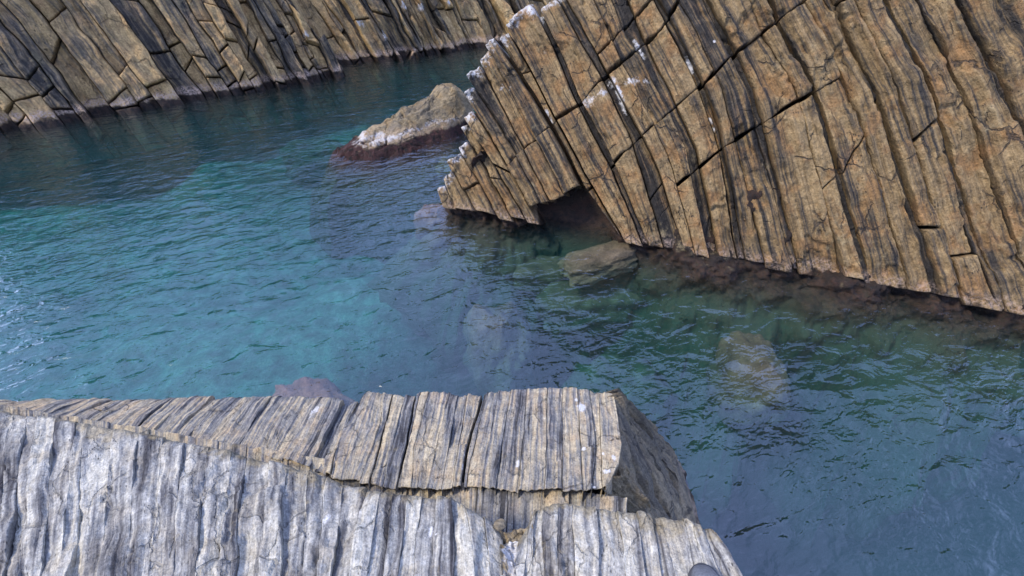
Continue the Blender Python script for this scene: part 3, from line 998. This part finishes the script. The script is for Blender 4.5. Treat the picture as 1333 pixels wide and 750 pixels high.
# ================================================================== THE LEDGE IN FRONT (middle slab)
def build_ledge():
    root = thing('rock_ledge', 'long grey and tan banded ledge between the dark crack and the water', 'rock ledge')
    # three points of the top: far edge, near edge left and right
    pf, pn, pr = at_z(600, 508, 1.92), at_z(600, 634, 2.10), at_z(785, 636, 2.10)
    N = np.cross(pr - pn, pf - pn)
    if N[2] < 0:
        N = -N
    pl = Plane(pn, N, upx=[(700, 505), (690, 636)])
    px = [
        [(392, 510), (366, 550), (345, 592)],
        [(418, 514), (385, 570), (368, 598)],
        [(447, 520), (406, 604)],
        [(455, 522), (414, 609)],
        [(466, 518), (424, 614)],
        [(476, 509), (438, 575), (430, 620)],
        [(499, 509), (494, 556), (470, 624)],
        [(512, 509), (482, 626)],
        [(528, 509), (498, 628)],
        [(541, 512), (529, 577), (516, 632)],
        [(549, 504), (524, 604), (521, 634)],
        [(560, 505), (540, 580), (534, 634)],
        [(584, 508), (557, 634)],
        [(597, 510), (575, 634)],
        [(610, 510), (588, 632)],
        [(629, 512), (606, 590), (602, 632)],
        [(637, 505), (612, 600), (608, 632)],
        [(650, 504), (626, 634)],
        [(666, 503), (645, 634)],
        [(686, 502), (676, 638)],
        [(713, 501), (709, 638)],
        [(732, 501), (733, 639)],
        [(751, 501), (760, 639)],
        [(767, 502), (775, 577), (770, 638)],
        [(778, 505), (781, 559), (784, 637)],
        [(799, 506), (810, 577), (806, 604), (788, 638)],
    ]
    left = []
    rg = np.random.default_rng(4)
    x, y0, y1 = 392, 510, 592
    while x > -190:
        w = rg.uniform(14, 36)
        x -= w
        y0 += w * .02
        y1 -= w * .13
        left.insert(0, [(x, y0), (x - 26 - .08 * (392 - x), (y0 + y1) / 2), (x - 47 - .14 * (392 - x), y1)])
    nl = len(left)
    px = left + px
    bounds = [pl.poly(p) for p in px]
    nb = len(px) - 1
    far = np.array([pl.px(*p) for p in [(-160, 520), (385, 512), (416, 513), (428, 514), (455, 521), (466, 517), (475, 508), (500, 508), (515, 510), (540, 511), (548, 505), (580, 507), (596, 511), (626, 512), (635, 507),
                                        (690, 502), (740, 501), (768, 503), (776, 507), (790, 505), (800, 508)]])
    far_s = far[np.argsort(far[:, 1])]
    tops = []
    for k in range(nb):
        c = (bounds[k][0][1] + bounds[k + 1][0][1]) / 2 if False else None
        a = np.array(px[k][0], float)
        b = np.array(px[k + 1][0], float)
        m = (a + b) / 2
        tops.append(pl.px(*m)[0] + rg.uniform(-.006, .006))
    near = np.array([pl.px(*p) for p in [(-160, 520), (250, 575), (340, 592), (385, 603), (415, 614), (435, 623), (484, 630), (519, 634), (574, 636), (600, 631), (640, 633), (678, 639), (709, 637), (751, 640), (785, 637), (800, 630)]])
    near = near[np.argsort(near[:, 1])]
    botf = lambda v: lin(v, near[:, 1], near[:, 0])
    base = [.42, .50, .95, .70, .30, .34, .42, .26, .66, .62, .18, .52, .68, .42, .30, .75, .32, .58, .55, .20, .66, .30, .50, .44, .16]
    tones = [rg.uniform(.2, .7) for _ in range(nl)] + base
    offs = [rg.uniform(-.012, .012) for _ in range(nl)] + [0, .012, -.045, -.012, .004, .008, .004, .006, -.006, -.012, .012, .0, -.006, .0, .012, -.012, .006, .0, -.002, .006, -.004, .004, .002, .0, .004]
    mk = {nl + 15: .014, nl + 9: .010, nl + 7: .008, nl + 5: .004}
    wh = [(757, 532, .026, 1.7, 1.1), (750, 522, .012, 1.5, 1.0), (760, 585, .018, .7, 1.0), (799, 597, .014, 1.8, 1.0), (790, 615, .02, 1.3, .9), (785, 592, .01, 1, .8), (674, 602, .010, 3, 1.0), (604, 607, .010, 3.0, 1.0), (606, 592, .008, 2, .9),
          (410, 537, .03, 2.2, .8), (772, 634, .014, .8, .9), (775, 560, .006, 1, .9), (684, 628, .02, .6, .6)]

    def jf(pts):
        q = pl.poly(pts)
        q = q[np.argsort(q[:, 1])]
        return lambda v: lin(v, q[:, 1], q[:, 0])
    j1 = jf([(380, 580), (425, 588), (450, 577), (505, 572), (530, 566)])
    j2 = jf([(640, 612), (700, 605), (735, 596), (765, 583), (790, 575), (806, 570)])
    j3 = jf([(590, 582), (620, 575), (645, 577)])
    joints = [(j1, nl + 3, nl + 6), (j2, nl + 20, nl + 24), (j3, nl + 13, nl + 14)]
    strata(root, pl, bounds, tops, botf, M_LEDGE, joints=joints, tones=[.38 + 1.05 * (q - .38) for q in tones], offs=[q * .4 for q in offs], gap=.0015, gaps=mk, depth=.16, res=.0055, rnd=.006, endwig=.014, wig=.004, hfun=lambda U, V, k: -edge_round(np.maximum(U - lin(V, far_s[:, 1], far_s[:, 0]) - .0, 0), .05) * .8, rough=.012, rib=.010, ribf=26, under=.13,
           chip=.012, S=3.2, whites=wh, jgap=.003, pieceoff=.0015, seed=71, rndjoint=2.4, tilt=.004)
    # the steep right end, dropping to the water
    c0, cf, w0 = at_z(799, 508, 1.92), at_z(808, 600, 2.09), at_z(910, 684, .12)
    N = np.cross(cf - c0, w0 - c0)
    if N[0] < 0:
        N = -N
    ps = Plane(c0, N, upx=[(812, 535), (868, 672)])
    spx = [
        [(804, 545), (812, 604), (838, 645), (856, 676)],
        [(803, 535), (828, 600), (868, 680)],
        [(801, 522), (840, 602), (878, 684)],
        [(800, 515), (820, 550), (860, 620), (889, 690)],
        [(799, 509), (818, 533), (848, 571), (875, 620), (899, 694)],
        [(799, 505), (824, 532), (851, 560), (872, 584), (896, 627), (913, 690)],
    ]
    sb = [ps.poly(p) for p in spx]
    tops = [ps.px(*p)[0] for p in [(805, 548), (802, 533), (801, 520), (800, 512), (800, 506)]]
    strata(root, ps, sb, tops, [ps.px(862, 690)[0], ps.px(880, 695)[0], ps.px(892, 700)[0], ps.px(905, 705)[0], ps.px(915, 705)[0]], M_SIDE, tones=[.45, .6, .4, .62, .42], offs=[-.03, -.012, .010, -.016, .006], gap=.003,
           depth=.3, res=.014, rnd=.02, wig=.012, rough=.03, rib=.05, ribf=16, chip=.05, S=2.0, pieceoff=.002, seed=91)
    # broken brown end face under the near corner
    A, Bq, C, D = pl.hit(786, 639), ps.hit(811, 603), ps.hit(856, 674), at_z(800, 668, 1.55)
    n = 40
    s, t = np.meshgrid(np.linspace(0, 1, n), np.linspace(0, 1, n), indexing='ij')
    s, t = s.ravel(), t.ravel()
    P = (A[None] * ((1 - s) * (1 - t))[:, None] + Bq[None] * (s * (1 - t))[:, None] + C[None] * (s * t)[:, None] + D[None] * ((1 - s) * t)[:, None])
    nrm = np.cross(Bq - A, D - A)
    nrm /= np.linalg.norm(nrm)
    if nrm[2] < 0:
        nrm = -nrm
    P += nrm[None] * (.05 * terrace(fbm(s * 3, t * 3, 1.3, 4), 5) + .012 * fbm(s * 12, t * 12, 3, 3))[:, None]
    me = mesh('broken_face', P, grid_faces(n, n), {'strat': P, 'tone': np.full(len(P), .32), 'white': np.zeros(len(P))})
    link('broken_face', me, M_SIDE, root)
    # solid mass down to the sea floor
    tp = [(-160, 526), (385, 520), (455, 527), (560, 517), (690, 512), (770, 512), (798, 516), (806, 590), (784, 630), (700, 630), (519, 626), (400, 600), (-160, 515)]
    q = [pl.hit(*p) - pl.N * .10 for p in tp[:-1]] + [pl.hit(-160, 560) - pl.N * .1]
    prism('rock_core', q, np.array([0, .15, -4.0]), M_CORE, root)

    # the low step at the bottom of the crack
    root2 = thing('rock_step', 'narrow banded step lying in the crack behind the nearest pale rocks', 'rock ledge')
    O = at_z(700, 650, 2.05)
    pl2 = Plane(O, np.array([0, -.05, 1]), upx=[(690, 636), (684, 680)])
    xs = [-60]
    while xs[-1] < 815:
        xs.append(xs[-1] + rg.uniform(16, 60))
    b2 = [pl2.poly([(x + 3, 560 + .0 * x), (x - 2, 690)]) for x in xs]
    f2 = np.array([pl2.px(*p) for p in [(-160, 500), (385, 590), (520, 622), (700, 632), (850, 652)]])
    f2 = f2[np.argsort(f2[:, 1])]
    n2 = np.array([pl2.px(*p) for p in [(-160, 640), (385, 680), (520, 700), (700, 712), (860, 720)]])
    n2 = n2[np.argsort(n2[:, 1])]
    strata(root2, pl2, b2, lambda v: lin(v, f2[:, 1], f2[:, 0]), lambda v: lin(v, n2[:, 1], n2[:, 0]), M_LEDGE, tones=[rg.choice([.15, .3, .45, .6]) for _ in xs], offs=[rg.uniform(-.004, .005) for _ in xs],
           gap=.0005, depth=.5, res=.008, rnd=.006, wig=.004, endwig=.01, rough=.012, rib=.015, ribf=20, chip=.012, S=3, pieceoff=.003, seed=101)


build_ledge()


# ================================================================== THE NEAREST PALE ROCKS
def build_near():
    O = at_z(600, 700, 2.42)
    pl = Plane(O, np.array([0, .10, 1]), upx=[(560, 655), (556, 750)])

    def hump(root, px, outline, tones, offs, whites, seed, edge_r, side_l=None, side_r=None):
        bounds = [pl.poly(p) for p in px]
        nb = len(px) - 1
        q = np.array([pl.px(p[0], p[1] - 5) for p in outline])
        q = q[np.argsort(q[:, 1])]
        topf = lambda v: lin(v, q[:, 1], q[:, 0])
        bot = pl.px(600, 930)[0]

        def hf(U, V, k):
            d = U - topf(V)
            h = -edge_round(np.maximum(d, 0), edge_r) * .9
            h = h + .02 * fbm(U * 2.0, V * 2.0, seed, 3)
            if side_r is not None:
                h = h - side_r[2] * np.clip((V - lin(U, side_r[0], side_r[1])) / side_r[3], 0, 1) ** 1.3
            if side_l is not None:
                h = h - side_l[2] * np.clip((lin(U, side_l[0], side_l[1]) - V) / side_l[3], 0, 1) ** 1.3
            return h
        strata(root, pl, bounds, topf, bot, M_NEAR, tones=tones, offs=[o * .25 for o in offs], gap=.0, depth=.75, res=.0055, rnd=.0035, endwig=.010, ochre=.075, wig=.007, rough=.014, rib=.008, ribf=16,
               chip=.022, S=3.0, spall=.012, whites=whites, pieceoff=.003, seed=seed, hfun=hf, jgap=.002)

    root = thing('pale_rock', 'pale bluish grey banded rock left of the barnacle filled gap', 'rock')
    px = [[(350, 600), (338, 760)], [(372, 604), (362, 760)], [(401, 611), (394, 760)], [(424, 620), (412, 760)], [(446, 628), (430, 760)], [(474, 632), (452, 760)], [(495, 643), (478, 760)], [(512, 645), (498, 760)], [(530, 646), (518, 760)],
          [(548, 648), (538, 760)], [(570, 649), (562, 760)], [(588, 650), (592, 760)], [(607, 661), (620, 760)], [(630, 672), (642, 760)], [(654, 688), (660, 760)]]
    left = []
    rg = np.random.default_rng(9)
    x = 350
    while x > -520:
        w = rg.uniform(16, 34)
        x -= w
        left.insert(0, [(x, 600 - (350 - x) * .18), (x - 12 - (350 - x) * .06, 760)])
    nl = len(left)
    px = left + px
    outline = [(-160, 510), (200, 568), (330, 594), (385, 607), (401, 611), (424, 620), (449, 629), (474, 630), (484, 641), (525, 646), (560, 648), (588, 649), (605, 660), (630, 672), (650, 683), (658, 695)]
    base = [.45, .38, .30, .22, .55, .22, .62, .60, .22, .40, .58, .16, .30, .60]
    tones = [rg.uniform(.15, .6) for _ in range(nl)] + base
    offs = [rg.uniform(-.01, .01) for _ in range(nl)] + [.01, .0, .006, .01, -.012, .004, -.008, -.010, .008, .0, -.010, .012, .004, -.012]
    hump(root, px, outline, tones, offs, [(424, 676, .016, 1.5, .9), (560, 692, .014, 1.6, .9), (568, 697, .008, 1, .9), (469, 670, .012, 2, .7)], 121, .035,
         side_r=([-1, 2], [pl.px(604, 700)[1], pl.px(604, 700)[1] + .16], .12, .16))

    root = thing('pale_rock', 'pale grey rock with swirling bands right of the barnacle filled gap', 'rock')
    px = [[(676, 700), (670, 760)], [(686, 684), (680, 760)], [(698, 660), (692, 760)], [(708, 659), (706, 760)], [(726, 656), (726, 760)], [(745, 658), (748, 760)], [(775, 662), (783, 760)], [(805, 666), (815, 760)], [(832, 668), (842, 760)],
          [(848, 670), (862, 760)], [(864, 672), (880, 760)], [(890, 678), (912, 760)], [(914, 690), (942, 760)], [(932, 695), (972, 765)]]
    outline = [(660, 740), (676, 700), (686, 684), (696, 661), (709, 659), (734, 655), (754, 660), (785, 663), (813, 667), (831, 668), (862, 672), (889, 677), (914, 689), (931, 694), (960, 712)]
    hump(root, px, outline, [.5, .20, .12, .62, .66, .14, .22, .12, .36, .44, .30, .38, .55], [-.02, .0, .012, -.006, -.010, .006, .012, .008, -.006, .0, .004, -.002, -.012],
         [(686, 719, .012, 1.2, .8), (703, 690, .006, 1, .9), (864, 742, .008, 1, .9), (750, 728, .01, 1.4, .7)], 141, .032,
         side_r=([-1, 2], [pl.px(905, 720)[1], pl.px(905, 720)[1] + .25], .10, .12))
    # solid rock under both humps
    outl = [(-500, 500), (200, 600), (385, 632), (474, 655), (580, 675), (635, 708), (655, 730), (690, 730), (705, 690), (750, 685), (830, 695), (890, 705), (915, 722), (945, 780), (985, 930), (-500, 930)]
    prism('rock_core', [pl.hit(*p) - pl.N * .30 for p in outl], np.array([0, -.2, -6.4]), M_SIDE, root)
    # filled gap between the two
    A0, A1, B0, B1 = pl.px(648, 682), pl.px(694, 682), pl.px(646, 860), pl.px(690, 860)
    n, m = 110, 46
    t, s = np.meshgrid(np.linspace(0, 1, n), np.linspace(0, 1, m), indexing='ij')
    u = A0[0] + (B0[0] - A0[0]) * t
    v = A0[1] + (A1[1] - A0[1]) * s
    h = -.035 - .03 * np.sin(s * math.pi) + .05 * terrace(fbm(u * 14, v * 14, 2.2, 4), 4) + .02 * fbm(u * 50, v * 50, 1, 3)
    P = pl.xyz(u.ravel(), v.ravel(), h.ravel())
    Wt = np.clip(1.0 * (t > .10) + .0 * s, 0, 1) * np.clip(1.3 - np.abs(s - .45) * 2.0, 0, 1)
    me = mesh('barnacle_crust', P, grid_faces(n, m, flip=FLIP(pl)), {'strat': P, 'tone': np.full(P.shape[0], .25), 'white': Wt.ravel()})
    root = thing('barnacle_gap', 'strip of white and pink barnacle crust between the two nearest pale rocks', 'crust')
    link('barnacle_crust', me, M_SIDE, root)
    c = pl.xyz(*[np.array([q]) for q in (*pl.px(651, 681), -.01)])[0]
    boulder('pebble', c, (.022, .018, .014), .4, M_SIDE, 'small rounded grey pebble wedged at the head of the barnacle gap', 33, box=2.2, amp=.12, n=18)
    return pl


NEARPL = build_near()
for _o in bpy.data.objects:
    if _o.name.startswith('pebble'):
        _o['category'] = 'pebble'


# ================================================================== SHOE TIP AT THE BOTTOM EDGE
def build_shoe():
    t = NT('dark_grey_rubber')
    pos = t.node('ShaderNodeNewGeometry', 0)
    n = t.noise(pos, 220, 3)
    col = t.ramp(n, [(.3, (.05, .055, .06)), (.7, (.10, .105, .115))])
    b = t.node('ShaderNodeBsdfPrincipled', 0, Base_Color=col, Roughness=.55, Normal=t.node('ShaderNodeBump', 0, Strength=.6, Distance=.001, Height=n))
    o = t.n.new('ShaderNodeOutputMaterial')
    t.l.new(b, o.inputs[0])
    grey = t.m
    t = NT('black_sole_rubber')
    b = t.node('ShaderNodeBsdfPrincipled', 0, Base_Color=(.03, .03, .032), Roughness=.7)
    o = t.n.new('ShaderNodeOutputMaterial')
    t.l.new(b, o.inputs[0])
    sole = t.m
    tip = NEARPL.hit(908, 739)
    heading = R(172)
    root = thing('shoe', 'rounded dark grey shoe toe at the bottom edge on the pale rock', 'shoe')
    root.location = (tip[0], tip[1], tip[2] + .012)
    # outline of a right shoe, toe at the origin, heel towards -Y
    L = .285
    ys = np.linspace(0, 1, 40)
    half = np.interp(ys, [0, .02, .06, .14, .28, .45, .62, .8, .93, .98, 1], [.004, .020, .033, .043, .049, .044, .036, .034, .032, .02, .004])
    hgt = np.interp(ys, [0, .04, .12, .25, .42, .6, .75, .9, 1], [.018, .036, .050, .056, .075, .098, .105, .102, .085])
    k = 25
    V = []
    for y, w, h in zip(ys, half, hgt):
        for a in np.linspace(0, math.pi, k):
            V.append((w * math.cos(a), -y * L, .022 + (h - .022) * math.sin(a) ** .75))
    me = mesh('upper', np.array(V), grid_faces(40, k, flip=True))
    link('upper', me, grey, root)
    V = []
    for y, w in zip(ys, half * 1.06 + .001):
        V += [(-w, -y * L * 1.01 + .002, 0), (-w * 1.02, -y * L * 1.01 + .002, .024), (w * 1.02, -y * L * 1.01 + .002, .024), (w, -y * L * 1.01 + .002, 0), (-w, -y * L * 1.01 + .002, 0)]
    me = mesh('sole', np.array(V), grid_faces(40, 5, flip=False))
    link('sole', me, sole, root)


build_shoe()
